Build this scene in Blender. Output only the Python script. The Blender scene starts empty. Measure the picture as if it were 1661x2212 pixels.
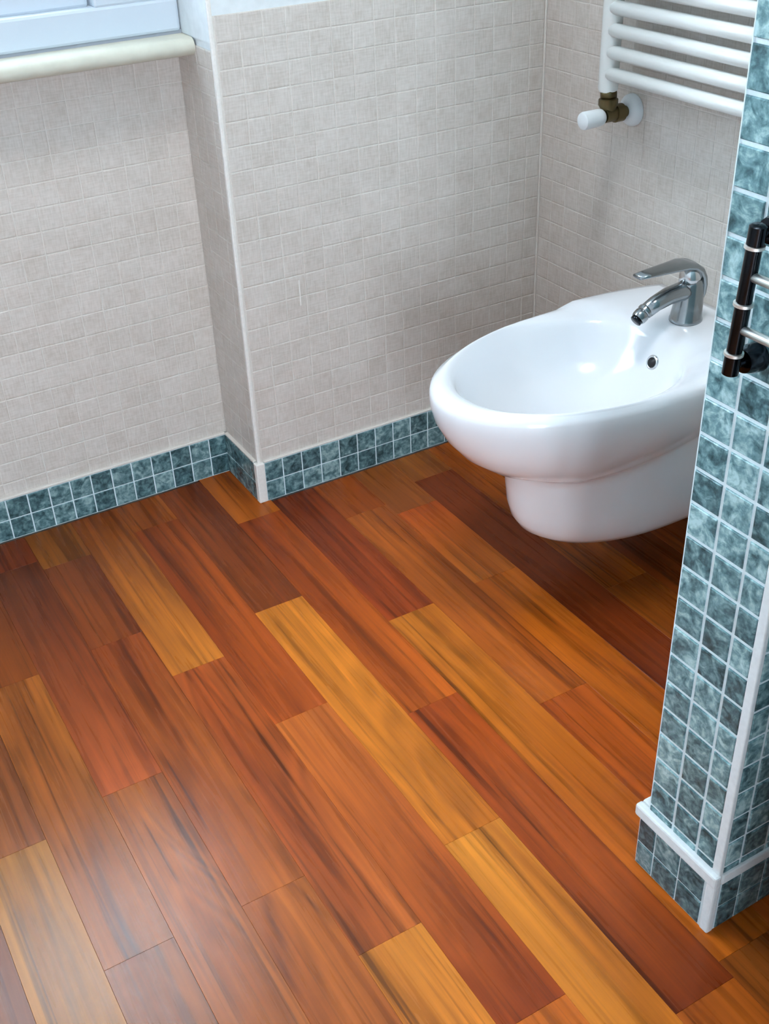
import bpy, bmesh, math, random
from mathutils import Vector, Matrix, noise
random.seed(7)
scene = bpy.context.scene
C = scene.collection

# ------------------------------------------------------------------ camera
S = 1.2                                   # camera height in metres; H() turns camera heights into metres
def H(v): return v * S
YAW, PITCH, ROLL, FPX = 0.511622047, 0.580538742, 0.0414390258, 2465.2
fw = Vector((math.sin(YAW)*math.cos(PITCH), math.cos(YAW)*math.cos(PITCH), -math.sin(PITCH)))
r0 = Vector((math.cos(YAW), -math.sin(YAW), 0)); d0 = fw.cross(r0)
rt = r0*math.cos(ROLL) + d0*math.sin(ROLL); dn = -r0*math.sin(ROLL) + d0*math.cos(ROLL)
cam = bpy.data.cameras.new('camera'); cam_o = bpy.data.objects.new('camera', cam); C.objects.link(cam_o)
cam.sensor_fit = 'VERTICAL'; cam.sensor_height = 24.0; cam.lens = FPX/2212*24.0; cam.clip_start = 0.02
m = Matrix((rt, -dn, -fw)).transposed().to_4x4(); m.translation = (0, 0, S)
cam_o.matrix_world = m
scene.camera = cam_o

# ------------------------------------------------------------------ light, sky, exposure
world = bpy.data.worlds.new('sky'); scene.world = world; world.use_nodes = True
bg = world.node_tree.nodes['Background']
bg.inputs['Color'].default_value = (0.74, 0.88, 1.0, 1); bg.inputs['Strength'].default_value = 15.0
FILL_LAMP_POWER = 12.0
scene.view_settings.view_transform = 'Standard'; scene.view_settings.look = 'None'
scene.view_settings.gamma = 1.0; scene.view_settings.use_curve_mapping = False
scene.view_settings.exposure = 0.47

# ------------------------------------------------------------------ main dimensions (metres)
P = 0.0337*S                              # mosaic pitch
Y_REC, Y_PIL = H(1.592), H(1.469)         # recessed wall under the window, pilaster front
X_REV = H(0.5965)                         # pilaster side
X_RIGHT = H(1.139)
X_LEFT, Y_FRONT, Z_CEIL = -1.15, -1.5, 2.55
Z_BASE = H(0.071)                         # top of the tiled skirting
Z_WAIN = H(0.7367)                        # top of the beige tiling
Z_SILL = H(0.7035)
PX, PXB = H(0.628), H(0.623)              # partition end face, its skirting
PY0, PY1 = H(0.4825), H(0.583)            # partition front / back face
X_GAP = 0.0016

# ------------------------------------------------------------------ materials
def lin(h):
    h = h.lstrip('#'); c = [int(h[i:i+2], 16)/255 for i in (0, 2, 4)]
    return tuple(((x+0.055)/1.055)**2.4 if x > 0.04045 else x/12.92 for x in c) + (1,)
class NT:
    def __init__(s, name):
        s.m = bpy.data.materials.new(name); s.m.use_nodes = True; s.t = s.m.node_tree
        s.b = s.t.nodes['Principled BSDF']
    def n(s, typ, **k):
        nd = s.t.nodes.new(typ)
        for a, v in k.items():
            if a in nd.inputs: nd.inputs[a].default_value = v
            else: setattr(nd, a, v)
        return nd
    def l(s, a, b): s.t.links.new(a, b)
    def math(s, op, a, b=None, c=None):
        nd = s.n('ShaderNodeMath', operation=op)
        for i, v in enumerate((a, b, c)):
            if v is None: continue
            if hasattr(v, 'links'): s.l(v, nd.inputs[i])
            else: nd.inputs[i].default_value = v
        return nd.outputs[0]
    def ramp(s, fac, stops):
        nd = s.n('ShaderNodeValToRGB'); e = nd.color_ramp.elements
        while len(e) < len(stops): e.new(0.5)
        for x, (p, c) in zip(e, stops): x.position = p; x.color = c
        s.l(fac, nd.inputs[0]); return nd.outputs[0]
    def mix(s, blend, f, a, b):
        nd = s.n('ShaderNodeMix', data_type='RGBA', blend_type=blend)
        for sock, v in ((nd.inputs[0], f), (nd.inputs[6], a), (nd.inputs[7], b)):
            if hasattr(v, 'links'): s.l(v, sock)
            else: sock.default_value = v
        return nd.outputs[2]
def plain(name, col, rough=0.5, metal=0.0, coat=0.0, spec=0.5):
    k = NT(name); k.b.inputs['Base Color'].default_value = lin(col) if isinstance(col, str) else col
    k.b.inputs['Roughness'].default_value = rough; k.b.inputs['Metallic'].default_value = metal
    k.b.inputs['Coat Weight'].default_value = coat; k.b.inputs['Specular IOR Level'].default_value = spec
    return k.m

def mat_wood():
    k = NT('jatoba_plank')
    tint = k.n('ShaderNodeAttribute', attribute_name='tint')
    fig = k.n('ShaderNodeAttribute', attribute_name='figure', attribute_type='OBJECT')
    seed = k.n('ShaderNodeAttribute', attribute_name='seed', attribute_type='OBJECT')
    tc = k.n('ShaderNodeTexCoord')
    geo = tc.outputs['Object']
    sep = k.n('ShaderNodeSeparateXYZ'); k.l(geo, sep.inputs[0])
    def field(sx, sy, detail, rough, dist=0.0):
        cb = k.n('ShaderNodeCombineXYZ')
        k.l(k.math('MULTIPLY', sep.outputs[0], sx), cb.inputs[0])
        k.l(k.math('MULTIPLY', sep.outputs[1], sy), cb.inputs[1])
        k.l(seed.outputs['Fac'], cb.inputs[2])
        nz = k.n('ShaderNodeTexNoise', Scale=1.0, Detail=detail, Roughness=rough, Distortion=dist)
        k.l(cb.outputs[0], nz.inputs['Vector']); return nz.outputs[0]
    streak = field(70, 2.6, 3, 0.6, 0.3)
    broad = field(17, 1.3, 2, 0.5, 0.6)
    fine = field(420, 14, 2, 0.6)
    # flame figure: contour lines of a slow field
    slow = field(13, 1.9, 1, 0.4, 0.9)
    cont = k.math('SINE', k.math('MULTIPLY', slow, 42.0))
    cont = k.math('MULTIPLY_ADD', cont, 0.5, 0.5)
    v = k.math('MULTIPLY_ADD', k.math('SUBTRACT', streak, 0.5), 1.5, 1.0)
    v = k.math('ADD', v, k.math('MULTIPLY', k.math('SUBTRACT', broad, 0.5), 1.15))
    v = k.math('ADD', v, k.math('MULTIPLY', k.math('SUBTRACT', fine, 0.5), 0.16))
    v = k.math('ADD', v, k.math('MULTIPLY', k.math('MULTIPLY', k.math('SUBTRACT', cont, 0.5), fig.outputs['Fac']), 0.34))
    dark = field(105, 1.7, 2, 0.5, 0.5)
    ln_ = k.n('ShaderNodeMapRange', interpolation_type='SMOOTHSTEP'); k.l(dark, ln_.inputs['Value'])
    ln_.inputs['From Min'].default_value = 0.56; ln_.inputs['From Max'].default_value = 0.70; ln_.inputs['To Min'].default_value = 0.0; ln_.inputs['To Max'].default_value = 0.36
    v = k.math('SUBTRACT', v, ln_.outputs[0])
    v = k.math('MAXIMUM', v, 0.3)
    hue = k.ramp(broad, [(0.3, (1.0, 0.86, 0.80, 1)), (0.5, (1, 1, 1, 1)), (0.72, (1.0, 1.05, 1.0, 1))])
    col = k.mix('MULTIPLY', 0.7, tint.outputs['Color'], hue)
    gv = k.n('ShaderNodeCombineColor')
    for i in range(3): k.l(v, gv.inputs[i])
    col = k.mix('MULTIPLY', 1.0, col, gv.outputs[0])
    k.l(col, k.b.inputs['Base Color'])
    k.l(k.math('MULTIPLY_ADD', streak, 0.12, 0.22), k.b.inputs['Roughness'])
    k.b.inputs['Specular IOR Level'].default_value = 0.26
    bp = k.n('ShaderNodeBump', Strength=0.06, Distance=0.001); k.l(streak, bp.inputs['Height']); k.l(bp.outputs[0], k.b.inputs['Normal'])
    return k.m

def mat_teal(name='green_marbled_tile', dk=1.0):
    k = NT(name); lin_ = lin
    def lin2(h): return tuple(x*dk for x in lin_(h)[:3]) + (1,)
    oi = k.n('ShaderNodeObjectInfo'); tc = k.n('ShaderNodeTexCoord')
    off = k.n('ShaderNodeVectorMath', operation='ADD'); k.l(tc.outputs['Object'], off.inputs[0])
    cb = k.n('ShaderNodeCombineXYZ'); k.l(k.math('MULTIPLY', oi.outputs['Random'], 37.0), cb.inputs[0]); k.l(k.math('MULTIPLY', oi.outputs['Random'], 91.0), cb.inputs[1])
    k.l(cb.outputs[0], off.inputs[1])
    n1 = k.n('ShaderNodeTexNoise', Scale=55.0, Detail=4.0, Roughness=0.6, Distortion=0.8); k.l(off.outputs[0], n1.inputs['Vector'])
    n2 = k.n('ShaderNodeTexNoise', Scale=150.0, Detail=2.0, Roughness=0.6); k.l(off.outputs[0], n2.inputs['Vector'])
    f = k.math('ADD', k.math('MULTIPLY', n1.outputs[0], 0.72), k.math('MULTIPLY', n2.outputs[0], 0.28))
    f = k.math('ADD', f, k.math('MULTIPLY', k.math('SUBTRACT', oi.outputs['Random'], 0.5), 0.15))
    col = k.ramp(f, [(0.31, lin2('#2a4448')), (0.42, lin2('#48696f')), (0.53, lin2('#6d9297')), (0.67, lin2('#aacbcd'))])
    k.l(col, k.b.inputs['Base Color'])
    k.b.inputs['Roughness'].default_value = 0.22; k.b.inputs['Specular IOR Level'].default_value = 0.5
    bp = k.n('ShaderNodeBump', Strength=0.15, Distance=0.001); k.l(n1.outputs[0], bp.inputs['Height']); k.l(bp.outputs[0], k.b.inputs['Normal'])
    return k.m

def mat_beige():
    k = NT('beige_woven_tile')
    oi = k.n('ShaderNodeObjectInfo'); g = k.n('ShaderNodeNewGeometry')
    sep = k.n('ShaderNodeSeparateXYZ'); k.l(g.outputs['Position'], sep.inputs[0])
    hx = k.math('ADD', sep.outputs[0], sep.outputs[1])
    def field(sh, sv, det):
        cb = k.n('ShaderNodeCombineXYZ')
        k.l(k.math('MULTIPLY', hx, sh), cb.inputs[0]); k.l(k.math('MULTIPLY', sep.outputs[2], sv), cb.inputs[1])
        nz = k.n('ShaderNodeTexNoise', Scale=1.0, Detail=det, Roughness=0.55); k.l(cb.outputs[0], nz.inputs['Vector']); return nz.outputs[0]
    a = field(330, 45, 2); b = field(45, 330, 2); c = field(14, 14, 2)
    f = k.math('ADD', k.math('MULTIPLY', a, 0.4), k.math('MULTIPLY', b, 0.35))
    f = k.math('ADD', f, k.math('MULTIPLY', c, 0.25))
    f = k.math('ADD', f, k.math('MULTIPLY', k.math('SUBTRACT', oi.outputs['Random'], 0.5), 0.05))
    col = k.ramp(f, [(0.36, lin('#bdb4aa')), (0.5, lin('#cac2ba')), (0.64, lin('#d4cdc6'))])
    k.l(col, k.b.inputs['Base Color']); k.b.inputs['Roughness'].default_value = 0.42
    k.b.inputs['Specular IOR Level'].default_value = 0.4
    bp = k.n('ShaderNodeBump', Strength=0.12, Distance=0.0008); k.l(f, bp.inputs['Height']); k.l(bp.outputs[0], k.b.inputs['Normal'])
    return k.m
def mat_plaster(name, col, sc=60):
    k = NT(name); tc = k.n('ShaderNodeTexCoord')
    n1 = k.n('ShaderNodeTexNoise', Scale=float(sc), Detail=3.0); k.l(tc.outputs['Object'], n1.inputs['Vector'])
    c = lin(col); d = tuple(x*0.93 for x in c[:3]) + (1,)
    k.l(k.ramp(n1.outputs[0], [(0.35, d), (0.65, c)]), k.b.inputs['Base Color']); k.b.inputs['Roughness'].default_value = 0.8
    bp = k.n('ShaderNodeBump', Strength=0.1, Distance=0.001); k.l(n1.outputs[0], bp.inputs['Height']); k.l(bp.outputs[0], k.b.inputs['Normal'])
    return k.m
def mat_chrome(name, col, rough):
    k = NT(name); tc = k.n('ShaderNodeTexCoord')
    n1 = k.n('ShaderNodeTexNoise', Scale=90.0, Detail=2.0); k.l(tc.outputs['Object'], n1.inputs['Vector'])
    k.l(k.math('MULTIPLY_ADD', n1.outputs[0], 0.08, rough), k.b.inputs['Roughness'])
    k.b.inputs['Base Color'].default_value = lin(col); k.b.inputs['Metallic'].default_value = 1.0
    return k.m
def mat_ceramic():
    k = NT('white_glazed_ceramic'); tc = k.n('ShaderNodeTexCoord')
    n1 = k.n('ShaderNodeTexNoise', Scale=7.0, Detail=1.0); k.l(tc.outputs['Object'], n1.inputs['Vector'])
    k.l(k.ramp(n1.outputs[0], [(0.3, lin('#e6e8ec')), (0.7, lin('#eceef1'))]), k.b.inputs['Base Color'])
    k.b.inputs['Roughness'].default_value = 0.16; k.b.inputs['Coat Weight'].default_value = 0.4; k.b.inputs['Coat Roughness'].default_value = 0.08
    return k.m
M = dict(wood=mat_wood(), teal=mat_teal(), teal_shaded=mat_teal('shaded_green_skirting_tile', .74), beige=mat_beige(),  # skirtings get the same green tile, darkened for the dimmer light near the floor
    grout_b=mat_plaster('pale_beige_grout', '#d8d2ca', 300), grout_t=mat_plaster('pale_blue_grout', '#d6e6ea', 300),
    plaster=mat_plaster('white_plaster', '#dde3e5'), sub=mat_plaster('dark_underlay', '#1c100a'),
    white_trim=mat_plaster('white_corner_bead', '#e6e2dc', 200), cream=mat_plaster('cream_bullnose', '#cbcabb', 40),
    blocker=mat_plaster('dark_green_blocker', '#2c4446', 80), strip=mat_plaster('white_skirting_cap', '#d8dedf', 150),  # the light-blocking cross wall is dark so it bounces little
    pvc=plain('white_window_frame', '#c2ccd6', 0.35), glass=None, sealant=plain('grey_sealant', '#9aa0aa', 0.6), rubber=plain('dark_gasket', '#3a4650', 0.6),
    ceramic=mat_ceramic(), chrome=mat_chrome('brushed_chrome', '#9aa0a3', 0.14), chrome_d=mat_chrome('dark_chrome', '#2c3136', 0.16),
    satin=mat_chrome('satin_steel', '#e2e2dc', 0.38), chrome_b=mat_chrome('bright_chrome', '#d5d8da', 0.12), hole=plain('dark_overflow_hole', '#10161a', 0.4),
    enamel=plain('white_radiator_enamel', '#e6e9e6', 0.3, 0, 0.3), brass=mat_chrome('tarnished_brass', '#6d6246', 0.3),
    knob=plain('white_plastic_knob', '#dfe4e6', 0.35), lampglass=None)
k = NT('window_glass'); k.b.inputs['Transmission Weight'].default_value = 1.0; k.b.inputs['Roughness'].default_value = 0.0; k.b.inputs['IOR'].default_value = 1.45
k.b.inputs['Base Color'].default_value = (0.93, 0.97, 1, 1); M['glass'] = k.m
k = NT('opal_lamp_glass'); k.b.inputs['Base Color'].default_value = (0.9, 0.9, 0.88, 1)
k.b.inputs['Emission Color'].default_value = (0.96, 0.98, 1.0, 1); k.b.inputs['Emission Strength'].default_value = 4.0; M['lampglass'] = k.m

# ------------------------------------------------------------------ mesh helpers
def link(name, me, mat, parent=None, smooth=False):
    o = bpy.data.objects.new(name, me); C.objects.link(o)
    if mat is not None and not me.materials: me.materials.append(mat)
    if parent is not None: o.parent = parent
    if smooth:
        for p in me.polygons: p.use_smooth = True
    return o
def tag(o, label, cat, kind=None, group=None):
    o['label'] = label; o['category'] = cat
    if kind: o['kind'] = kind
    if group: o['group'] = group
    return o
def empty(name, loc=(0, 0, 0)):
    o = bpy.data.objects.new(name, None); C.objects.link(o); o.location = loc; o.empty_display_size = 0.05; return o
def pyd(name, v, f):
    me = bpy.data.meshes.new(name); me.from_pydata(v, [], f); me.update(); return me
BOXF = [(0, 3, 2, 1), (4, 5, 6, 7), (0, 1, 5, 4), (1, 2, 6, 5), (2, 3, 7, 6), (3, 0, 4, 7)]
def boxv(x0, x1, y0, y1, z0, z1):
    return [(x0, y0, z0), (x1, y0, z0), (x1, y1, z0), (x0, y1, z0), (x0, y0, z1), (x1, y0, z1), (x1, y1, z1), (x0, y1, z1)]
def box(name, b, mat, parent=None, bevel=0.0, seg=2):
    me = pyd(name, boxv(*b), BOXF)
    if bevel:
        bm = bmesh.new(); bm.from_mesh(me)
        bmesh.ops.bevel(bm, geom=bm.edges[:], offset=bevel, segments=seg, affect='EDGES', profile=0.5)
        bm.to_mesh(me); bm.free()
    return link(name, me, mat, parent)
def boxes(name, bl, mat, parent=None):
    v, f = [], []
    for b in bl:
        n = len(v); v += boxv(*b); f += [tuple(i+n for i in q) for q in BOXF]
    return link(name, pyd(name, v, f), mat, parent)
def loft(name, rings, mat, parent=None, cap0=True, cap1=True, closed=True, smooth=True):
    v = [p for r in rings for p in r]; n = len(rings[0]); f = []
    for i in range(len(rings)-1):
        for j in range(n if closed else n-1):
            a, b = i*n+j, i*n+(j+1) % n
            f.append((a, b, b+n, a+n))
    if cap0: f.append(tuple(range(n-1, -1, -1)))
    if cap1: f.append(tuple((len(rings)-1)*n+j for j in range(n)))
    me = pyd(name, v, f)
    bm = bmesh.new(); bm.from_mesh(me); bmesh.ops.recalc_face_normals(bm, faces=bm.faces[:]); bm.to_mesh(me); bm.free()
    o = link(name, me, mat, parent, smooth)
    return o
def frame_of(d):
    d = d.normalized(); up = Vector((0, 0, 1)) if abs(d.z) < 0.9 else Vector((0, 1, 0))
    a = d.cross(up).normalized(); return a, a.cross(d).normalized()
def tube(name, pts, rad, mat, parent=None, n=20, sx=1.0, sy=1.0, caps=True):
    pts = [Vector(p) for p in pts]; rad = rad if hasattr(rad, '__len__') else [rad]*len(pts); rings = []
    a0 = None
    for i, p in enumerate(pts):
        d = (pts[min(i+1, len(pts)-1)] - pts[max(i-1, 0)]); a, b = frame_of(d)
        rings.append([tuple(p + a*math.cos(t)*rad[i]*sx + b*math.sin(t)*rad[i]*sy) for t in [2*math.pi*j/n for j in range(n)]])
    return loft(name, rings, mat, parent, caps, caps)
def rod(name, p, q, prof, mat, parent=None, n=24):
    """lathe along p->q; prof = [(t along 0..1 or metres offset, radius)] with t in metres from p"""
    p, q = Vector(p), Vector(q); d = (q-p).normalized(); a, b = frame_of(d)
    rings = [[tuple(p + d*t + a*math.cos(u)*r + b*math.sin(u)*r) for u in [2*math.pi*j/n for j in range(n)]] for t, r in prof]
    o = loft(name, rings, mat, parent)
    return o
def sharp(o, ang=35):
    me = o.data
    bm = bmesh.new(); bm.from_mesh(me)
    for e in bm.edges:
        if len(e.link_faces) == 2 and e.calc_face_angle(0) > math.radians(ang): e.smooth = False
    bm.to_mesh(me); bm.free(); return o

# ------------------------------------------------------------------ mosaic tiling
# a tile is a frustum standing d proud of its grout bed; (u,v) on the face, n outwards
def tile_mesh(w, h, d, mat, e=0.0011):
    v = [(-w/2, -h/2, 0), (w/2, -h/2, 0), (w/2, h/2, 0), (-w/2, h/2, 0),
         (-w/2, -h/2, d*0.55), (w/2, -h/2, d*0.55), (w/2, h/2, d*0.55), (-w/2, h/2, d*0.55),
         (-w/2+e, -h/2+e, d), (w/2-e, -h/2+e, d), (w/2-e, h/2-e, d), (-w/2+e, h/2-e, d)]
    f = [(0, 1, 5, 4), (1, 2, 6, 5), (2, 3, 7, 6), (3, 0, 4, 7), (4, 5, 9, 8), (5, 6, 10, 9), (6, 7, 11, 10), (7, 4, 8, 11), (8, 9, 10, 11)]
    me = pyd('tile', v, f); me.materials.append(mat); return me
_tm = {}
def shared_tile(w, h, d, mat):
    key = (round(w, 4), round(h, 4), round(d, 5), mat.name)
    if key not in _tm: _tm[key] = tile_mesh(w, h, d, mat)
    return _tm[key]
def cuts(a, b, start, pitch):
    """grid lines start + k*pitch clipped to a..b -> list of (lo, hi)"""
    k0 = math.ceil((a-start)/pitch - 1e-6); xs = [a]; x = start + k0*pitch
    while x < b - 1e-6:
        if x - xs[-1] > 0.004: xs.append(x)
        x += pitch
    if b - xs[-1] < 0.004: xs[-1] = b
    else: xs.append(b)
    return list(zip(xs[:-1], xs[1:]))
def tiling(parent, org, U, V, N, ucells, vcells, mat, gap=0.0017, d=0.0008, limit=300, order=None, name='tile', jit=0.0):
    """tiles on a face. org + U*u + V*v; the `limit` tiles first in `order` are objects, the rest one stuff mesh"""
    U, V, N, org = Vector(U), Vector(V), Vector(N), Vector(org)
    cells = [(u, v) for v in vcells for u in ucells if u[1]-u[0] > gap*1.5 and v[1]-v[0] > gap*1.5]
    if order: cells.sort(key=lambda c: order(org + U*((c[0][0]+c[0][1])/2) + V*((c[1][0]+c[1][1])/2)))
    rest = []
    R3 = Matrix((U, V, N)).transposed()
    for i, (u, v) in enumerate(cells):
        w, h = u[1]-u[0]-gap, v[1]-v[0]-gap
        c = org + U*((u[0]+u[1])/2) + V*((v[0]+v[1])/2)
        if i < limit:
            o = bpy.data.objects.new(name, shared_tile(w, h, d, mat)); C.objects.link(o); o.parent = parent
            R = R3
            if jit: R = R3 @ Matrix.Rotation(random.uniform(-jit, jit), 3, 'Z') @ Matrix.Rotation(random.uniform(-jit, jit)*0.6, 3, 'X')
            o.matrix_local = Matrix.Translation(c) @ R.to_4x4()
        else: rest.append((c, w, h))
    if rest:
        vv, ff = [], []
        for c, w, h in rest:
            n = len(vv)
            for (a, b, z) in [(-w/2, -h/2, 0), (w/2, -h/2, 0), (w/2, h/2, 0), (-w/2, h/2, 0), (-w/2+.0008, -h/2+.0008, d), (w/2-.0008, -h/2+.0008, d), (w/2-.0008, h/2-.0008, d), (-w/2+.0008, h/2-.0008, d)]:
                vv.append(tuple(c + U*a + V*b + N*z))
            ff += [tuple(i+n for i in q) for q in BOXF[1:]]
        o = link(name + '_field', pyd(name, vv, ff), mat, parent); o['kind'] = 'stuff'

CAM = Vector((0, 0, S))
def seen(p):
    """sort key: tiles inside the photograph first, nearest first"""
    d = p - CAM; z = d.dot(fw); u = d.dot(rt)/z*FPX; v = d.dot(dn)/z*FPX
    inside = z > 0 and abs(u) < 830 and abs(v) < 1106
    return (0 if inside else 1, d.length)

# ------------------------------------------------------------------ floor and its planks
floor = box('floor', (X_LEFT-.1, X_RIGHT+.15, Y_FRONT-.1, Y_REC+.15, -0.06, -0.0125), M['sub'])
tag(floor, 'reddish brown hardwood floor of narrow planks with mixed tones', 'floor', 'structure')
PW = 0.0748*S; PX0 = 0.161*S
#  row: [(far Y, near Y in camera heights, far colour, near colour, flame figure)]
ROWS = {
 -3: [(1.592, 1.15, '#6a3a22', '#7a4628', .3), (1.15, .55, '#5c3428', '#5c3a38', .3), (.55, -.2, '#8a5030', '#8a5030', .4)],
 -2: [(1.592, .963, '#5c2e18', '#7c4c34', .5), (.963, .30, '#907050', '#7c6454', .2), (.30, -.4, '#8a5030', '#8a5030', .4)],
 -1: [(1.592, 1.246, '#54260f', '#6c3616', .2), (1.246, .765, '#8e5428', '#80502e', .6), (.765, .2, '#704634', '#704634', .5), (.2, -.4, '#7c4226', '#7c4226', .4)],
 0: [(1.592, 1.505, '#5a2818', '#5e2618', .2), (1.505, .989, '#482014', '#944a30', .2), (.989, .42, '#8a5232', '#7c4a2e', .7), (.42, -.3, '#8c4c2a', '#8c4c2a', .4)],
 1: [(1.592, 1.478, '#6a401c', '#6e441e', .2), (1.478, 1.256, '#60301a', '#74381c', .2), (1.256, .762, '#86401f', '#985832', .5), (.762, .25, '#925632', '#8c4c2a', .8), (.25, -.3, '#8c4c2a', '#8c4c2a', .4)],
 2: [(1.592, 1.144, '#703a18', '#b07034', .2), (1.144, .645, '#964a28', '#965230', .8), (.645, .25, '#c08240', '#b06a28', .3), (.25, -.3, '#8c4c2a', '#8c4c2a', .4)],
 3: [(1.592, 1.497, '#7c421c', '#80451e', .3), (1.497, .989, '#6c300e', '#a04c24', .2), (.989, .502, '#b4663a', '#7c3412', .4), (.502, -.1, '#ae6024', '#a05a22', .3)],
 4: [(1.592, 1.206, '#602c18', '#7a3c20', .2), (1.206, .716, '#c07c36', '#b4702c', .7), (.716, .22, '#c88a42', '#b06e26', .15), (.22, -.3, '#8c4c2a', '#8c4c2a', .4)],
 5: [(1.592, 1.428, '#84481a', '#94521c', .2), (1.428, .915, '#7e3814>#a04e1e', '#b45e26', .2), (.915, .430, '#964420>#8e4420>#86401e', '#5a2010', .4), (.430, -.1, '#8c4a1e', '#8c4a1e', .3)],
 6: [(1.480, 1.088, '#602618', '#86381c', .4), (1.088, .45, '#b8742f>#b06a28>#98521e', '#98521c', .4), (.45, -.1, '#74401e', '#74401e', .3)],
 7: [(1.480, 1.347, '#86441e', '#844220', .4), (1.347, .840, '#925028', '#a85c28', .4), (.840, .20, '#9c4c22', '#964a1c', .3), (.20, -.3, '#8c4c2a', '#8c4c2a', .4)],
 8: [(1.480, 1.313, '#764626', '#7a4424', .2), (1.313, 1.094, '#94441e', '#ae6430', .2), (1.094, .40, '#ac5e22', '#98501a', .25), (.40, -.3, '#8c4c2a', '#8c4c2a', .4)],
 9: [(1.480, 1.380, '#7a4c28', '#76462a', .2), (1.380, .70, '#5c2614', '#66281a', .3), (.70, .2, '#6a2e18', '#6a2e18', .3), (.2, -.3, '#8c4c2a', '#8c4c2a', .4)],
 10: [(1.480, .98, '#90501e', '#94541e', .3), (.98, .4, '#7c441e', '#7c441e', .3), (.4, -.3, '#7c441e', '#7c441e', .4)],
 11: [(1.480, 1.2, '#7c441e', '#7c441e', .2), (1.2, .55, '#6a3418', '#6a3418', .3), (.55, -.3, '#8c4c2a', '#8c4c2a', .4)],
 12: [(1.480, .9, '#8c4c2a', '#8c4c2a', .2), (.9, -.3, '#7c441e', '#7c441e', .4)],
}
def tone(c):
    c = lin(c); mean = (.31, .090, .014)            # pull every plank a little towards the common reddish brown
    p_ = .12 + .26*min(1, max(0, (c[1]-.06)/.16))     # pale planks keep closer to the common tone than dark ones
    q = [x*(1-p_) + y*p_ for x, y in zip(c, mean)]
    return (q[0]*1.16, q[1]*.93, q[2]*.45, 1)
def plank(x0, x1, y0, y1, c0, c1, fig):
    g = 0.00008; w, l = x1-x0-2*g, y1-y0-2*g; t, e = 0.012, 0.00022
    nseg = max(2, int(l/0.06)); v, f, tf = [], [], []
    ys = [-l/2] + [-l/2 + e + (l-2*e)*i/nseg for i in range(nseg+1)] + [l/2]
    for i, y in enumerate(ys):
        end = i in (0, len(ys)-1)
        zt = -e if end else 0.0
        for (x, z) in ((-w/2, -t), (-w/2, -e), (-w/2+e, zt), (w/2-e, zt), (w/2, -e), (w/2, -t)):
            v.append((x, y, z)); tf.append((y+l/2)/l)
    n = 6
    for i in range(len(ys)-1):
        for j in range(5): f.append((i*n+j, (i+1)*n+j, (i+1)*n+j+1, i*n+j+1))
    f.append(tuple(range(n))); f.append(tuple((len(ys)-1)*n+j for j in range(n-1, -1, -1)))
    me = pyd('plank', v, f)
    bm = bmesh.new(); bm.from_mesh(me); bmesh.ops.recalc_face_normals(bm, faces=bm.faces[:]); bm.to_mesh(me); bm.free()
    at = me.color_attributes.new('tint', 'FLOAT_COLOR', 'POINT')
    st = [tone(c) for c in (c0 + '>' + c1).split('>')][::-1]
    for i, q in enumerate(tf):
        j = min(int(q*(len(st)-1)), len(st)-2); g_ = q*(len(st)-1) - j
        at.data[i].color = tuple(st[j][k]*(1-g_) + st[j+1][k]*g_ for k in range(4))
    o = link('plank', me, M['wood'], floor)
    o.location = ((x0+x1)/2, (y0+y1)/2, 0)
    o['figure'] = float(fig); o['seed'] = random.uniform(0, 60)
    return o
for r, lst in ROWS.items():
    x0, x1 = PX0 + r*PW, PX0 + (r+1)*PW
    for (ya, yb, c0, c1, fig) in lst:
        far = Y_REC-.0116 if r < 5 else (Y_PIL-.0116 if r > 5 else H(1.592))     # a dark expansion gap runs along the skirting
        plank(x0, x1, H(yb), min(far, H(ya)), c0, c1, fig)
def filler(r, ya, yb):
    """planks outside the photograph, laid on in the same manner"""
    x0, x1 = PX0 + r*PW, PX0 + (r+1)*PW; y = ya
    while y > yb + 0.05:
        y2 = max(yb, y - random.uniform(.45, .8)); c = random.choice(['#8c4c2a', '#7c441e', '#a8622c', '#6c341c', '#95542c', '#b87c40'])
        plank(x0, x1, y2, y, c, c, random.uniform(.1, .6)); y = y2
for r in range(-15, -3): filler(r, H(1.592), Y_FRONT)
for r in range(-3, 13): filler(r, H(ROWS[r][-1][1]), Y_FRONT)

# ------------------------------------------------------------------ walls
T = 0.12
def wall(name, b, mat, label):
    return tag(box(name, b, mat), label, 'wall', 'structure')
# recessed wall below the window
wall_back = wall('wall_back', (X_LEFT, X_REV+.05, Y_REC, Y_REC+T, -.06, Z_SILL-.03), M['grout_b'], 'recessed wall under the window faced with beige woven-look mosaic')
uc = cuts(X_LEFT, X_REV, X_REV, P); vc = cuts(Z_BASE, Z_SILL-.03, Z_WAIN - 40*P, P)
tiling(wall_back, (0, Y_REC, 0), (1, 0, 0), (0, 0, 1), (0, -1, 0), uc, vc, M['beige'], order=seen)
# pilaster: front block and its side
wall_pilaster = wall('wall_pilaster', (X_REV+.002, X_RIGHT+T, Y_PIL, Y_REC+T, -.06, Z_CEIL), M['plaster'], 'projecting pilaster wall faced with beige mosaic beside the window recess')
bed = box('grout_bed', (X_REV+.0022, X_RIGHT, Y_PIL-.0006, Y_PIL+.004, Z_BASE, Z_WAIN), M['grout_b'], wall_pilaster)
vc = cuts(Z_BASE, Z_WAIN, Z_WAIN - 40*P, P)
tiling(wall_pilaster, (0, Y_PIL-.0006, 0), (1, 0, 0), (0, 0, 1), (0, -1, 0), cuts(X_REV+.008, X_RIGHT-.004, H(.6035), P), vc, M['beige'], order=seen)
scr = box('scratch', (.8315, .8340, Y_PIL-.0019, Y_PIL-.0010, .381, .430), M['white_trim'], wall_pilaster, .0006, 1)
scr['label'] = 'thin white vertical scratch on the beige tiles'
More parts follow.
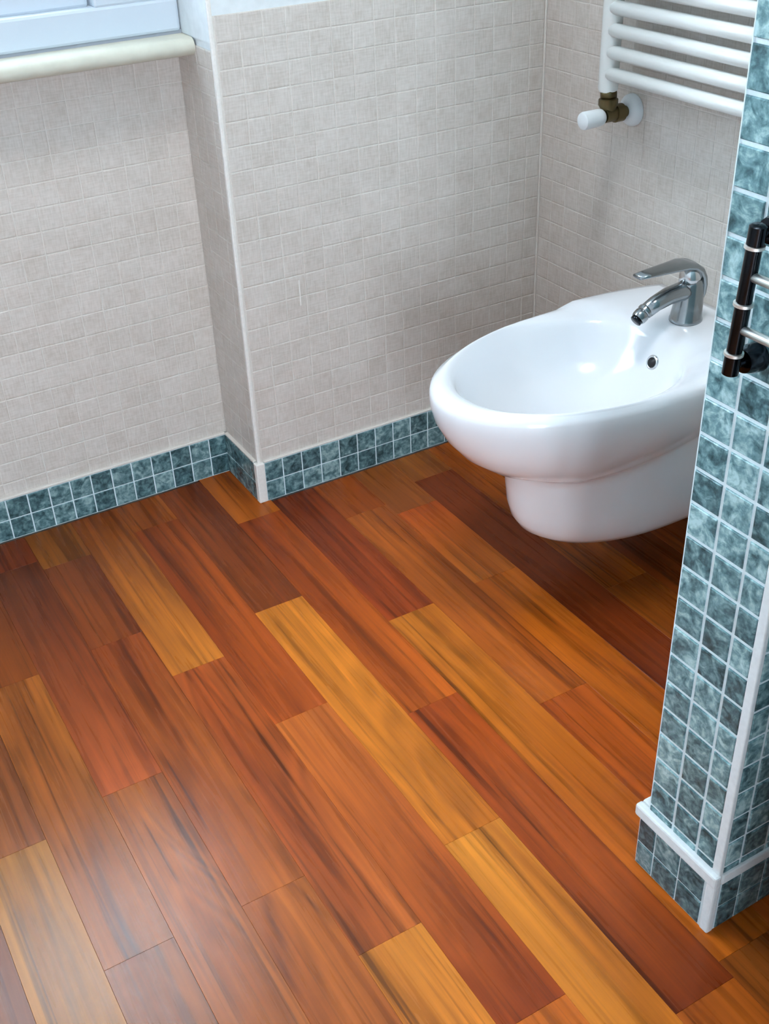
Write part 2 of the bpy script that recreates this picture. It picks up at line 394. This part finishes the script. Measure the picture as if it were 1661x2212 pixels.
wall_reveal = wall('wall_reveal', (X_REV, X_REV+.0022, Y_PIL+.001, Y_REC, -.05, Z_SILL-.012), M['grout_b'], 'narrow side of the pilaster facing the window recess')
tiling(wall_reveal, (X_REV, 0, 0), (0, -1, 0), (0, 0, 1), (-1, 0, 0), cuts(-Y_REC, -Y_PIL-.006, -Y_REC, P), cuts(Z_BASE, Z_SILL-.012, Z_WAIN-40*P, P), M['beige'], order=seen)
# right wall
wall_right = wall('wall_right', (X_RIGHT, X_RIGHT+T, Y_FRONT-.1, Y_PIL, -.06, Z_CEIL), M['plaster'], 'right wall with beige mosaic behind the bidet and towel radiator')
bed = box('grout_bed', (X_RIGHT-.0006, X_RIGHT+.004, PY1, Y_PIL, Z_BASE, Z_WAIN), M['grout_b'], wall_right)
tiling(wall_right, (X_RIGHT-.0006, 0, 0), (0, -1, 0), (0, 0, 1), (-1, 0, 0), cuts(-Y_PIL+.004, -PY1, -Y_PIL, P), vc, M['beige'], order=seen)
# plaster strip above the beige tiles is the wall itself; walls outside the view
wall_left = wall('wall_left', (X_LEFT-T, X_LEFT, Y_FRONT-.1, Y_REC+T, -.06, Z_CEIL), M['plaster'], 'plain white side wall opposite the bidet')
FX0, FX1, FZ0, FZ1 = -.62, .10, .0, 1.65        # opening of an unseen door added as a daylight fill source
wall_front = wall('wall_front', (FX1, X_RIGHT+T, Y_FRONT-T, Y_FRONT, -.06, Z_CEIL), M['plaster'], 'plain white wall at the near end of the room')
wall_header = wall('wall_header', (X_LEFT-T, FX1, Y_FRONT-T, Y_FRONT, FZ1, Z_CEIL), M['plaster'], 'white wall above the added door opening at the near end')
wall_edge = wall('wall_edge', (X_LEFT-T, FX0, Y_FRONT-T, Y_FRONT, FZ0, FZ1), M['plaster'], 'white wall beside the added door opening at the near end')
wall_blocker = wall('wall_blocker', (.575, X_RIGHT, .13, .20, -.0, Z_CEIL), M['blocker'], 'added dark green cross wall, unseen, shading the near side of the partition')  # added out of view to keep door light off the partition front
ceiling = tag(box('ceiling', (X_LEFT-T, X_RIGHT+T, Y_FRONT-T, Y_REC+T+.1, Z_CEIL, Z_CEIL+.1), M['plaster']), 'plain white ceiling', 'ceiling', 'structure')
# window wall above the sill: pier on the left and lintel
WX0, WX1, WZ1 = -.75, X_REV, 1.95
wall_lintel = wall('wall_lintel', (X_LEFT, X_REV+.002, Y_REC, Y_REC+T, WZ1, Z_CEIL), M['plaster'], 'white plaster wall above the window opening')
wall_pier = wall('wall_pier', (X_LEFT, WX0, Y_REC, Y_REC+T, Z_SILL-.03, WZ1), M['plaster'], 'white plaster wall at the far side of the window')
# white corner beads
b = box('trim_1', (X_REV-.0012, X_REV+.0060, Y_PIL-.0020, Y_PIL+.0050, Z_BASE, Z_CEIL), M['white_trim'], None, .002, 2); tag(b, 'white corner bead on the pilaster edge', 'trim', 'structure')
b = box('trim_2', (X_RIGHT-.0045, X_RIGHT, Y_PIL-.0040, Y_PIL, Z_BASE, Z_WAIN), M['grout_b'], None, .0012, 1); tag(b, 'pale joint in the corner between pilaster and right wall', 'trim', 'structure')

# ------------------------------------------------------------------ partition with green mosaic
wall_part = wall('wall_partition', (PX+.001, X_RIGHT, PY0+.001, PY1-.001, 0, Z_CEIL), M['grout_t'], 'free-standing partition wall faced with green marbled mosaic')
Z0P = H(.0912); vcp = cuts(H(.075), Z_CEIL, Z0P, P*1.003)
def first(p): return p.z
tiling(wall_part, (PX+.001, 0, 0), (0, -1, 0), (0, 0, 1), (-1, 0, 0), [(-PY1-.0012, -PY1+P), (-PY1+P, -PY1+2*P), (-PY1+2*P, -PY0-.010)], vcp, M['teal'], gap=.0044, d=.0018, order=seen, jit=.006, limit=150)
tiling(wall_part, (0, PY0+.001, 0), (1, 0, 0), (0, 0, 1), (0, -1, 0), cuts(PX+.004, X_RIGHT, H(.655), P), vcp, M['teal'], gap=.0044, d=.0018, order=seen, jit=.006, limit=150)
tiling(wall_part, (0, PY1-.001, 0), (-1, 0, 0), (0, 0, 1), (0, 1, 0), cuts(-X_RIGHT, -PX-.004, -PX-.004, P), vcp, M['teal'], gap=.0044, d=.0018, limit=0, name='back_tile')
b = box('trim_3', (PX-.0022, PX+.0045, PY0-.0016, PY0+.0105, H(.075), Z_CEIL), M['strip'], None, .0015, 2); tag(b, 'white corner bead on the near edge of the green partition', 'trim', 'structure')
b = box('trim_4', (PX-.0004, PX+.004, PY1-.0015, PY1+.0006, H(.075), Z_CEIL), M['grout_t'], None, .0006, 1); tag(b, 'thin pale bead on the far edge of the green partition', 'trim', 'structure')

# ------------------------------------------------------------------ skirtings
def skirting(name, org, U, N, length, uline, label, z1=Z_BASE, th=.006, cap=None, a0=0.0, order=seen):
    U, N, org = Vector(U), Vector(N), Vector(org)
    v = []
    for z in (0.0, z1):
        for (a, n) in ((0, 0), (length, 0), (length, th), (0, th)): v.append(tuple(org + U*a + N*n + Vector((0, 0, z))))
    me = pyd(name, v, BOXF); bm = bmesh.new(); bm.from_mesh(me); bmesh.ops.recalc_face_normals(bm, faces=bm.faces[:]); bm.to_mesh(me); bm.free()
    o = link(name, me, M['grout_t']); tag(o, label, 'skirting', 'structure')
    h = z1/2 if cap is None else H(.034)
    vcs = [(0.0005, h), (h, 2*h)]
    tiling(o, org + N*th, U, (0, 0, 1), N, uline, vcs, M['teal_shaded'], gap=.0026, d=.0016, order=order, jit=.006, limit=300)
    return o
skirting('baseboard_back', (X_LEFT, Y_REC, 0), (1, 0, 0), (0, -1, 0), X_REV-X_LEFT, cuts(0, X_REV-X_LEFT, H(.5609)-X_LEFT, H(.0339)), 'green mosaic skirting under the window recess')
skirting('baseboard_reveal', (X_REV, Y_REC-.006, 0), (0, -1, 0), (-1, 0, 0), Y_REC-.006-Y_PIL, cuts(0, Y_REC-.006-Y_PIL-.001, 0, P), 'short green mosaic skirting on the side of the pilaster')
skirting('baseboard_pilaster', (X_REV+.010, Y_PIL, 0), (1, 0, 0), (0, -1, 0), X_RIGHT-X_REV-.010, cuts(0, X_RIGHT-X_REV-.010, H(.6370)-X_REV-.010, H(.0346)), 'green mosaic skirting along the pilaster behind the bidet')
skirting('baseboard_right', (X_RIGHT, Y_PIL-.006, 0), (0, -1, 0), (-1, 0, 0), Y_PIL-.006-H(.5925), cuts(0, Y_PIL-.006-H(.5925), 0, P), 'green mosaic skirting on the right wall under the bidet')
b = box('trim_5', (X_REV-.0075, X_REV+.0105, Y_PIL-.0082, Y_PIL+.006, 0, Z_BASE+.001), M['white_trim'], None, .002, 2); tag(b, 'white bead at the foot of the pilaster corner', 'trim', 'structure')
bl = [('trim_6', (X_LEFT, X_REV-.006, Y_REC-.0075, Y_REC, Z_BASE, Z_BASE+.005), 'pale joint on top of the skirting under the window'),
      ('trim_7', (X_REV-.0075, X_REV, Y_PIL+.006, Y_REC-.0075, Z_BASE, Z_BASE+.005), 'pale joint on top of the skirting on the pilaster side'),
      ('trim_8', (X_REV+.0105, X_RIGHT-.0075, Y_PIL-.0070, Y_PIL, Z_BASE, Z_BASE+.004), 'pale joint on top of the skirting along the pilaster'),
      ('trim_9', (X_RIGHT-.0070, X_RIGHT, H(.5925), Y_PIL, Z_BASE, Z_BASE+.004), 'pale joint on top of the skirting on the right wall')]
for n_, bb, lb in bl: tag(box(n_, bb, M['grout_b'], None, .0012, 1), lb, 'trim', 'structure')
# partition skirting: end, front, back, with white cap and corner post
BY0, BY1 = H(.4815), H(.5940)
o = skirting('baseboard_partition', (PX, BY1-.006, 0), (0, -1, 0), (-1, 0, 0), BY1-BY0-.006, [(0, BY1-.006-H(.5641)), (BY1-.006-H(.5641), BY1-.006-H(.5283)), (BY1-.006-H(.5283), BY1-.006-H(.4935))], 'green mosaic skirting with white cap at the foot of the partition', z1=H(.0685), th=PX-PXB, cap=1)
def sub_skirt(parent, org, U, N, length, uline, th):
    U, N, org = Vector(U), Vector(N), Vector(org); v = []
    for z in (0.0, H(.0685)):
        for (a, n) in ((0, 0), (length, 0), (length, th), (0, th)): v.append(tuple(org + U*a + N*n + Vector((0, 0, z))))
    me = pyd('skirting_bed', v, BOXF); bm = bmesh.new(); bm.from_mesh(me); bmesh.ops.recalc_face_normals(bm, faces=bm.faces[:]); bm.to_mesh(me); bm.free()
    link('skirting_bed', me, M['grout_t'], parent)
    tiling(parent, org + N*th, U, (0, 0, 1), N, uline, [(0.0005, H(.034)), (H(.034), H(.068))], M['teal_shaded'], gap=.0026, d=.0016, order=seen, jit=.006)
sub_skirt(o, (PXB+.001, PY0, 0), (1, 0, 0), (0, -1, 0), X_RIGHT-PXB-.001, cuts(.010, X_RIGHT-PXB-.001, H(.6583)-PXB, P), PY0-BY0)
sub_skirt(o, (PX, PY1, 0), (1, 0, 0), (0, 1, 0), X_RIGHT-PX, cuts(.004, X_RIGHT-PX, .004, P), BY1-PY1)
ZC0, ZC1 = H(.0685), H(.0840)
box('cap_strip', (PXB-.0035, PX+.002, BY0-.0025, BY1+.0025, ZC0, ZC1), M['strip'], o, .0030, 2)
box('cap_strip', (PX+.002, X_RIGHT, BY0-.0025, PY0+.002, ZC0, ZC1), M['strip'], o, .0030, 2)
box('cap_strip', (PX+.002, X_RIGHT, PY1-.002, BY1+.0025, ZC0, ZC1), M['strip'], o, .0030, 2)
box('corner_post', (PXB-.0022, PXB+.0085, BY0-.0020, BY0+.0120, 0, ZC0+.002), M['strip'], o, .0025, 2)

# ------------------------------------------------------------------ window
win = empty('window_1', ((WX0+WX1)/2, Y_REC, Z_SILL)); tag(win, 'white framed window above the cream bullnose sill', 'window', 'structure')
def wpart(name, b, mat, bev=.004):
    o = box(name, b, mat, None, bev, 2); o.parent = win; o.matrix_parent_inverse = Matrix.Translation(win.location).inverted(); return o
WY = Y_REC - .034                         # front of the frame
r_, n_ = .0140, 10
prof = [(Y_REC+.02, Z_SILL)] + [(H(1.524)+r_ - r_*math.sin(math.pi*i/n_), Z_SILL - r_ + r_*math.cos(math.pi*i/n_)) for i in range(n_+1)] + [(Y_REC+.02, Z_SILL-2*r_)]
sill = loft('sill', [[(x, y, z) for y, z in prof] for x in (WX0-.0, X_REV-.001)], M['cream'], None, smooth=False)
sharp(sill); 
for p in sill.data.polygons: p.use_smooth = True
sill.parent = win; sill.matrix_parent_inverse = Matrix.Translation(win.location).inverted(); sill['label'] = 'cream bullnose window sill'
FB, FT = Z_SILL+.004, Z_SILL+.004+H(.042)
wpart('frame_rail', (WX0, X_REV-.003, WY, Y_REC+.05, FB, FT), M['pvc'], .005)
wpart('frame_rail', (WX0, X_REV-.003, WY, Y_REC+.05, WZ1-.06, WZ1), M['pvc'], .005)
wpart('frame_jamb', (.575, X_REV-.003, WY+.001, Y_REC+.05, FT-.003, WZ1-.055), M['pvc'], .005)
wpart('frame_jamb', (WX0, WX0+.05, WY+.001, Y_REC+.05, FT-.003, WZ1-.055), M['pvc'], .005)
sash = (WX0+.045, .572, FT-.002, WZ1-.058)
xm = (sash[0]+sash[1])/2
for (xa, xb) in ((sash[0], xm-.001), (xm+.001, sash[1])):
    s0 = wpart('sash_rail', (xa, xb, WY+.016, Y_REC+.035, sash[2], sash[2]+.034), M['pvc'], .006)
    wpart('sash_rail', (xa, xb, WY+.016, Y_REC+.035, sash[3]-.05, sash[3]), M['pvc'], .006)
    wpart('sash_stile', (xa, xa+.05, WY+.017, Y_REC+.034, sash[2]+.032, sash[3]-.048), M['pvc'], .006)
    wpart('sash_stile', (xb-.034, xb, WY+.017, Y_REC+.034, sash[2]+.032, sash[3]-.048), M['pvc'], .006)
    wpart('gasket', (xa+.048, xb-.048, WY+.020, WY+.026, sash[2]+.031, sash[2]+.038), M['rubber'], .0)
    wpart('pane', (xa+.045, xb-.045, Y_REC-.006, Y_REC-.002, sash[2]+.028, sash[3]-.042), M['glass'], .0)
seal = wpart('sealant_joint', (WX0, X_REV-.002, WY+.003, WY+.03, Z_SILL-.001, FB+.002), M['sealant'], .0)
rv = wpart('reveal_plaster', (X_REV-.0016, X_REV+.002, Y_PIL+.002, Y_REC+.0, Z_SILL+.0005, WZ1), M['plaster'], .0)

fill_door = empty('fill_door_1', ((FX0+FX1)/2, Y_FRONT, FZ0)); tag(fill_door, 'added white framed door letting in fill light at the near end of the room', 'door', 'structure')  # unseen door, put in to light the walls from behind the camera
def w2(name, b, mat):
    o = box(name, b, mat, None, .004, 2); o.parent = fill_door; o.matrix_parent_inverse = Matrix.Translation(fill_door.location).inverted(); return o
for xa, xb in ((FX0, FX0+.05), ((FX0+FX1)/2-.03, (FX0+FX1)/2+.03), (FX1-.05, FX1)): w2('frame_stile', (xa, xb, Y_FRONT-.08, Y_FRONT-.02, FZ0, FZ1), M['pvc'])
for za, zb2 in ((FZ0, FZ0+.05), (FZ1-.05, FZ1)): w2('frame_rail', (FX0+.05, FX1-.05, Y_FRONT-.08, Y_FRONT-.02, za, zb2), M['pvc'])
pl = bpy.data.lights.new('fill_door_portal', 'AREA'); pl.shape = 'RECTANGLE'; pl.size = FX1-FX0; pl.size_y = FZ1-FZ0; pl.cycles.is_portal = True
pq = bpy.data.objects.new('fill_door_portal', pl); C.objects.link(pq); pq.location = ((FX0+FX1)/2, Y_FRONT-.11, (FZ0+FZ1)/2); pq.rotation_euler = (math.radians(90), 0, 0)
# daylight enters through the opening (portal only guides the sky sampling)
al = bpy.data.lights.new('window_portal', 'AREA'); al.shape = 'RECTANGLE'; al.size = WX1-WX0; al.size_y = WZ1-Z_SILL; al.cycles.is_portal = True
po = bpy.data.objects.new('window_portal', al); C.objects.link(po); po.location = ((WX0+WX1)/2, Y_REC+.10, (WZ1+Z_SILL)/2); po.rotation_euler = (math.radians(-90), 0, 0)

# ------------------------------------------------------------------ ceiling lamp added as fill light (above the frame)
LX, LY = .58, .92
lamp = empty('fill_lamp', (LX, LY, Z_CEIL)); tag(lamp, 'added round opal fill lamp on the ceiling, out of view', 'lamp')
rod('lamp_base', (0, 0, 0), (0, 0, -1), [(0, .24), (.012, .24), (.02, .235)], M['enamel'], lamp, 40)
rod('lamp_glass', (0, 0, -.02), (0, 0, -1), [(0, .23), (.02, .228), (.04, .20), (.055, .14), (.062, .04)], M['lampglass'], lamp, 40)
ll = bpy.data.lights.new('fill_lamp_light', 'AREA'); ll.shape = 'DISK'; ll.size = .46; ll.energy = FILL_LAMP_POWER; ll.color = (.96, .98, 1.0)
lo = bpy.data.objects.new('fill_lamp_light', ll); C.objects.link(lo); lo.location = (LX, LY, Z_CEIL-.09)

# ------------------------------------------------------------------ bidet
BYC, BZ = 1.255, .414
bidet = empty('bidet', (X_RIGHT, BYC, 0)); tag(bidet, 'white wall-hung ceramic bidet with oval basin and tapered skirt', 'bidet')
NB = 96
def outline(L, W, W0, ue, n=2.2, mm=2.0):
    """closed plan ring, local (x = -u); starts at the wall centre and runs along the far side, round the tip and back"""
    half = []
    nb = NB//2
    k1 = 6; k2 = 14; k3 = nb - k1 - k2
    for i in range(k1): half.append((0.0, W0*i/k1))
    for i in range(k2):
        t = i/k2; s = t*t*(3-2*t); half.append((ue*t, W0 + (W-W0)*math.sin(t*math.pi/2)))
    for i in range(k3+1):
        a = i/k3*math.pi/2; u = math.sin(a)
        half.append((ue + (L-ue)*u, W*max(0.0, 1-u**n)**(1/mm)))
    ring = [(-u, w) for u, w in half] + [(-u, -w) for u, w in half[-2:0:-1]]
    return ring
def oval(u0, u1, W, n=2.0):
    """basin ring matched to outline() point order"""
    base = outline(.56, .18, .142, .2)
    uc_ = (u0+u1)/2; res = []
    nb = NB//2
    for i in range(NB):
        t = 2*math.pi*i/NB
        # parametric egg: back is rounder, tip slightly pointed
        u = uc_ - math.cos(t)*(u1-u0)/2
        c_ = math.cos(t); sn = math.sin(t)
        w = W*math.copysign(abs(sn)**(.74 if c_ > 0 else .97), sn)*(1.0 + (.10*c_ if c_ < 0 else 0))
        res.append((-u, w))
    return res
def reparam(ring, ref):
    return ring
OUT = lambda L, W, W0, ue, z, n=2.2: [(x, y, z) for x, y in outline(L, W, W0, ue, n)]
rim = outline(.560, .180, .150, .19)
inn = oval(.140, .518, .157)
# match rim point parameter to the basin angle so the rim quads do not twist
def at_angle(ring, c, ang):
    best = None; n = len(ring)
    dx, dy = math.cos(ang), math.sin(ang)
    for i in range(n):
        ax, ay = ring[i][0]-c[0], ring[i][1]-c[1]; bx, by = ring[(i+1) % n][0]-c[0], ring[(i+1) % n][1]-c[1]
        den = dx*(by-ay) - dy*(bx-ax)
        if abs(den) < 1e-12: continue
        t = (ax*(by-ay) - ay*(bx-ax))/den; s = (ax*dy - ay*dx)/den
        s = (dy*ax - dx*ay)/den
        if t > 0 and -1e-9 <= s <= 1+1e-9:
            return (c[0]+dx*t, c[1]+dy*t)
    return ring[0]
CC = (-.33, 0.0)
angs = [math.atan2(y-CC[1], x-CC[0]) for x, y in inn]
def ray_ring(L, W, W0, ue, n=2.2): 
    rg = outline(L, W, W0, ue, n); return [at_angle(rg, CC, a) for a in angs]
def sm(a, b, x):
    t = max(0, min(1, (x-a)/(b-a))); return t*t*(3-2*t)
def deckz(x, y):
    """the tap ledge rises a little behind the basin"""
    u = -x; us = .130 + .050*(y/.16)**2; return .0080*(1 - sm(us-.004, us+.012, u))
rings = []
# basin, from the drain up
for (sc_, z, sh) in [(.06, .300, 0), (.16, .300, 0), (.30, .303, 0), (.50, .312, 0), (.68, .327, 0), (.80, .345, 0), (.88, .364, 0), (.935, .383, 0), (.970, .397, 0), (1.0, .4060, 0)]:
    rings.append([(CC[0] + (x-CC[0])*sc_ - .02*(1-sc_)*0, y*sc_, z) for x, y in inn])
rt_in = [(x, y) for x, y in inn]; rt_out = ray_ring(.554, .1755, .147, .19)
for f, dz in [(.14, .0030), (.32, .0056), (.52, .0070), (.72, .0066), (.90, .0045), (1.0, .0030)]:
    rings.append([((1-f)*a[0]+f*b_[0], (1-f)*a[1]+f*b_[1], .4060 + dz + deckz((1-f)*a[0]+f*b_[0], (1-f)*a[1]+f*b_[1])) for a, b_ in zip(rt_in, rt_out)])
def skin(L, W, W0, ue, z, n=2.2, zb=None):
    rg = ray_ring(L, W, W0, ue, n)
    k_ = sm(.370, .275, z) if z > .26 else sm(.135, .245, z)          # the seam between basin and skirt rises towards the wall
    return [(x, y, z + (deckz(x, y)*max(0, (z-.36)/.05) if z > .36 else 0) + k_*.16*max(-.062, .30 + x)) for x, y in rg]
for a in [(.5580, .1785, .149, .19, .4050), (.560, .180, .150, .19, .397), (.5595, .1795, .150, .19, .383), (.553, .176, .149, .19, .358), (.537, .168, .146, .18, .332), (.512, .157, .142, .17, .306), (.478, .144, .138, .16, .282), (.448, .134, .134, .16, .2685),
          (.434, .130, .132, .16, .263), (.427, .1275, .131, .16, .257), (.424, .1265, .131, .16, .246), (.421, .126, .131, .16, .215), (.416, .125, .130, .16, .170), (.409, .123, .129, .16, .144), (.399, .1195, .128, .16, .128), (.385, .1145, .125, .16, .118), (.366, .108, .122, .16, .114)]:
    rings.append(skin(*a[:5], n=2.4))
body = loft('body', rings, M['ceramic'], bidet)
body['label'] = 'white glazed ceramic basin and skirt'
# overflow hole: chrome ring and dark centre on the back of the basin
hx, hy, hz = -.154, -.014, .371
hn = Vector((-1, 0, .38)).normalized()
hp = Vector((hx-.006, hy, hz))
rod('overflow_ring', hp-hn*.006, hp+hn, [(0, .0125), (.0068, .0125), (.0082, .0110), (.0082, .0085), (.0070, .0080)], M['chrome_b'], bidet, 28)
rod('overflow_hole', hp-hn*.004, hp+hn, [(0, .0082), (.0066, .0082)], M['hole'], bidet, 24)
rod('drain', (CC[0], 0, .2985), (CC[0], 0, 1), [(0, .026), (.0030, .026), (.0042, .023), (.0042, .016), (.0030, .015)], M['ceramic'], bidet, 32)

# ------------------------------------------------------------------ mixer tap on the bidet ledge
TX, TZ = X_RIGHT-.080, BZ+.0060
tap = empty('mixer_tap', (TX, BYC+.003, TZ)); tag(tap, 'chrome single-lever mixer tap standing on the bidet ledge', 'tap')
def sect(rg): return rg
rings = []
for z, rx, ry, ox in [(0, .0275, .0265, 0), (.004, .0275, .0265, 0), (.007, .0262, .0252, 0), (.025, .0245, .0235, .0015), (.045, .0228, .0215, .003), (.062, .0208, .0198, .0035), (.072, .0196, .0188, .003)]:
    rings.append([(ox + rx*math.cos(t), ry*math.sin(t), z) for t in [2*math.pi*i/32 for i in range(32)]])
loft('tap_body', rings, M['chrome'], tap)
tube('spout', [(.005, 0, .050), (-.020, 0, .053), (-.045, 0, .0515), (-.070, 0, .045), (-.088, 0, .037)], [.0165, .0165, .0152, .0138, .0128], M['chrome'], tap, 24, 1.0, .92)
sp = rod('swivel_joint', (-.086, 0, .040), (-.108, 0, .0255), [(0, .0105), (.003, .0128), (.008, .0128), (.0095, .0112), (.012, .0125), (.020, .0122), (.023, .0112)], M['chrome'], tap, 24)
sharp(sp)
rod('aerator', (-.1042, 0, .0278), (-.1142, 0, .0212), [(0, .0098), (.006, .0098), (.0068, .0085)], M['chrome_d'], tap, 24)
rod('cartridge', (.001, 0, .068), (-.004, 0, .105), [(0, .0185), (.008, .0182), (.014, .0172), (.020, .0150), (.025, .0105), (.027, .004)], M['chrome_b'], tap, 28)
# lever: flattened bar rising from the back of the body and arching forwards
cl = [(.0195, .028, .010, .0040), (.0205, .046, .0170, .0046), (.0190, .062, .0195, .0052), (.0150, .076, .0205, .0060), (.0075, .088, .0208, .0066), (-.005, .0965, .0205, .0068), (-.022, .1000, .0190, .0064), (-.045, .1000, .0168, .0054), (-.070, .1000, .0148, .0046), (-.094, .1000, .0130, .0040), (-.113, .0998, .0108, .0032)]
rings = []
for i, (x, z, hw, ht) in enumerate(cl):
    a = cl[max(0, i-1)]; b_ = cl[min(len(cl)-1, i+1)]
    d = Vector((b_[0]-a[0], 0, b_[1]-a[1])).normalized(); nn = Vector((-d.z, 0, d.x))
    rg = []
    for j in range(20):
        t = 2*math.pi*j/20; ca, sa = math.cos(t), math.sin(t)
        ex = math.copysign(abs(ca)**.7, ca)*hw; ey = math.copysign(abs(sa)**.7, sa)*ht
        rg.append((x + nn.x*ey, ex, z + nn.z*ey))
    rings.append(rg)
loft('lever', rings, M['chrome'], tap)
rod('waste_rod_knob', (.022, .004, .044), (.034, .004, .052), [(0, .0025), (.006, .0025), (.007, .0050), (.012, .0058), (.015, .0040)], M['brass'], tap, 16)

# ------------------------------------------------------------------ ladder towel radiator on the right wall
RX = X_RIGHT - .055
rad = empty('towel_radiator', (RX, 1.52, .735)); tag(rad, 'white ladder towel radiator on the right wall above the bidet', 'radiator')
RY0, RY1, RZ0, RZ1 = 1.518, 1.020, .728, 1.52
L = lambda x, y, z: (x-RX, y-1.52, z-.735)
for y in (RY0, RY1):
    sharp(rod('collector', L(RX, y, RZ0), L(RX, y, RZ1), [(0, .008), (.002, .0145), (.006, .0165), (RZ1-RZ0-.006, .0165), (RZ1-RZ0-.002, .0145), (RZ1-RZ0, .008)], M['enamel'], rad, 28))
i = 0; z = .7600
zs = [.7600 + .0338*j for j in range(22) if j not in (9, 15)]
for z in zs:
    if z < RZ1-.02: tube('bar', [L(RX-.004, RY0-.008, z), L(RX-.004, RY1+.008, z)], .0112, M['enamel'], rad, 20)
for y in (RY0-.06, RY1+.06):
    for z in (.91, 1.42): rod('wall_bracket', L(RX-.0, y, z), L(X_RIGHT, y, z), [(0, .007), (.045, .007), (.045, .014), (.055-.0022, .014)], M['enamel'], rad, 16)
# valve under the left collector
vy = RY0-.008
rod('union_nut', L(RX, RY0-.002, RZ0+.006), L(RX, vy+.004, .700), [(0, .0115), (.004, .0150), (.013, .0150), (.014, .0105), (.018, .0105)], M['brass'], rad, 6)
sharp(rod('valve_body', L(RX, vy+.005, .722), L(RX, vy+.003, .680), [(0, .010), (.004, .0165), (.013, .0165), (.020, .0125), (.030, .0110), (.034, .009)], M['brass'], rad, 20))
sharp(rod('tail_pipe', L(RX-.010, vy+.002, .693), L(X_RIGHT, vy+.002, .693), [(0, .0125), (.022, .0125), (.0225, .0150), (.038, .0150), (.0385, .0095), (.0625, .0095)], M['brass'], rad, 20))
sharp(rod('valve_knob', L(RX-.012, vy+.003, .691), L(RX-.08, vy+.003, .690), [(0, .0110), (.003, .0135), (.010, .0143), (.038, .0150), (.042, .0138), (.044, .010)], M['knob'], rad, 28))
sharp(rod('wall_rosette', L(X_RIGHT-.0022, vy+.002, .693), L(X_RIGHT-.1, vy+.002, .693), [(0, .0270), (.006, .0262), (.012, .0215), (.016, .0130)], M['knob'], rad, 32))

# ------------------------------------------------------------------ swivel towel rail on the partition end
SX = H(.600)
base_y, top_y, zb_, zt_ = H(.5355), H(.5290), H(.6105), H(.7275)
rail = empty('swivel_towel_rail', (SX, base_y, zb_)); tag(rail, 'dark chrome swivel towel rail fixed to the end of the green partition', 'towel rail')
ax = Vector((0, top_y-base_y, zt_-zb_)); ln = ax.length; axn = ax/ln
def at(f): return axn*(f*ln)
R_ = .0070
sharp(rod('lower_cap', at(0), at(1), [(0, .0052), (.0015, R_+.0006), (.019, R_+.0006)], M['chrome_d'], rail, 28))
for f in (.140, .478, .850):
    sharp(rod('ring', at(f), at(1), [(0, R_+.0002), (.0004, R_+.0018), (.0030, R_+.0018), (.0034, R_+.0002)], M['satin'], rail, 28))
sleeves = []
for f0, f1 in ((.165, .478), (.503, .850)):
    s_ = rod('sleeve', at(f0), at(1), [(0, R_), ((f1-f0)*ln, R_)], M['chrome_d'], rail, 28); sharp(s_); sleeves.append(s_)
sharp(rod('upper_cap', at(.875), at(1), [(0, R_+.0006), (.016, R_+.0006), (.0175, .005)], M['chrome_d'], rail, 28))
for s_, zz in zip(sleeves, (H(.6488)-zb_, H(.6897)-zb_)):
    p0 = at(zz/ln)
    a_ = tube('arm', [(p0.x, p0.y-.004, zz), (p0.x, p0.y-.16, zz), (p0.x-.004, p0.y-.30, zz)], .0042, M['satin'], s_, 16)
    rod('arm_tip', (p0.x-.004, p0.y-.30, zz), (p0.x-.004, p0.y-.32, zz), [(0, .0045), (.008, .0048), (.011, .002)], M['chrome_b'], s_, 16)
for zz in (.0095, ln-.009):
    p0 = axn*zz
    sharp(rod('wall_mount', (p0.x+.002, p0.y, p0.z), (PX-SX, p0.y, p0.z), [(0, .0050), (.010, .0050), (.011, .0110), (.020, .0135), (PX-SX-.0035, .0140)], M['chrome_d'], rail, 28))
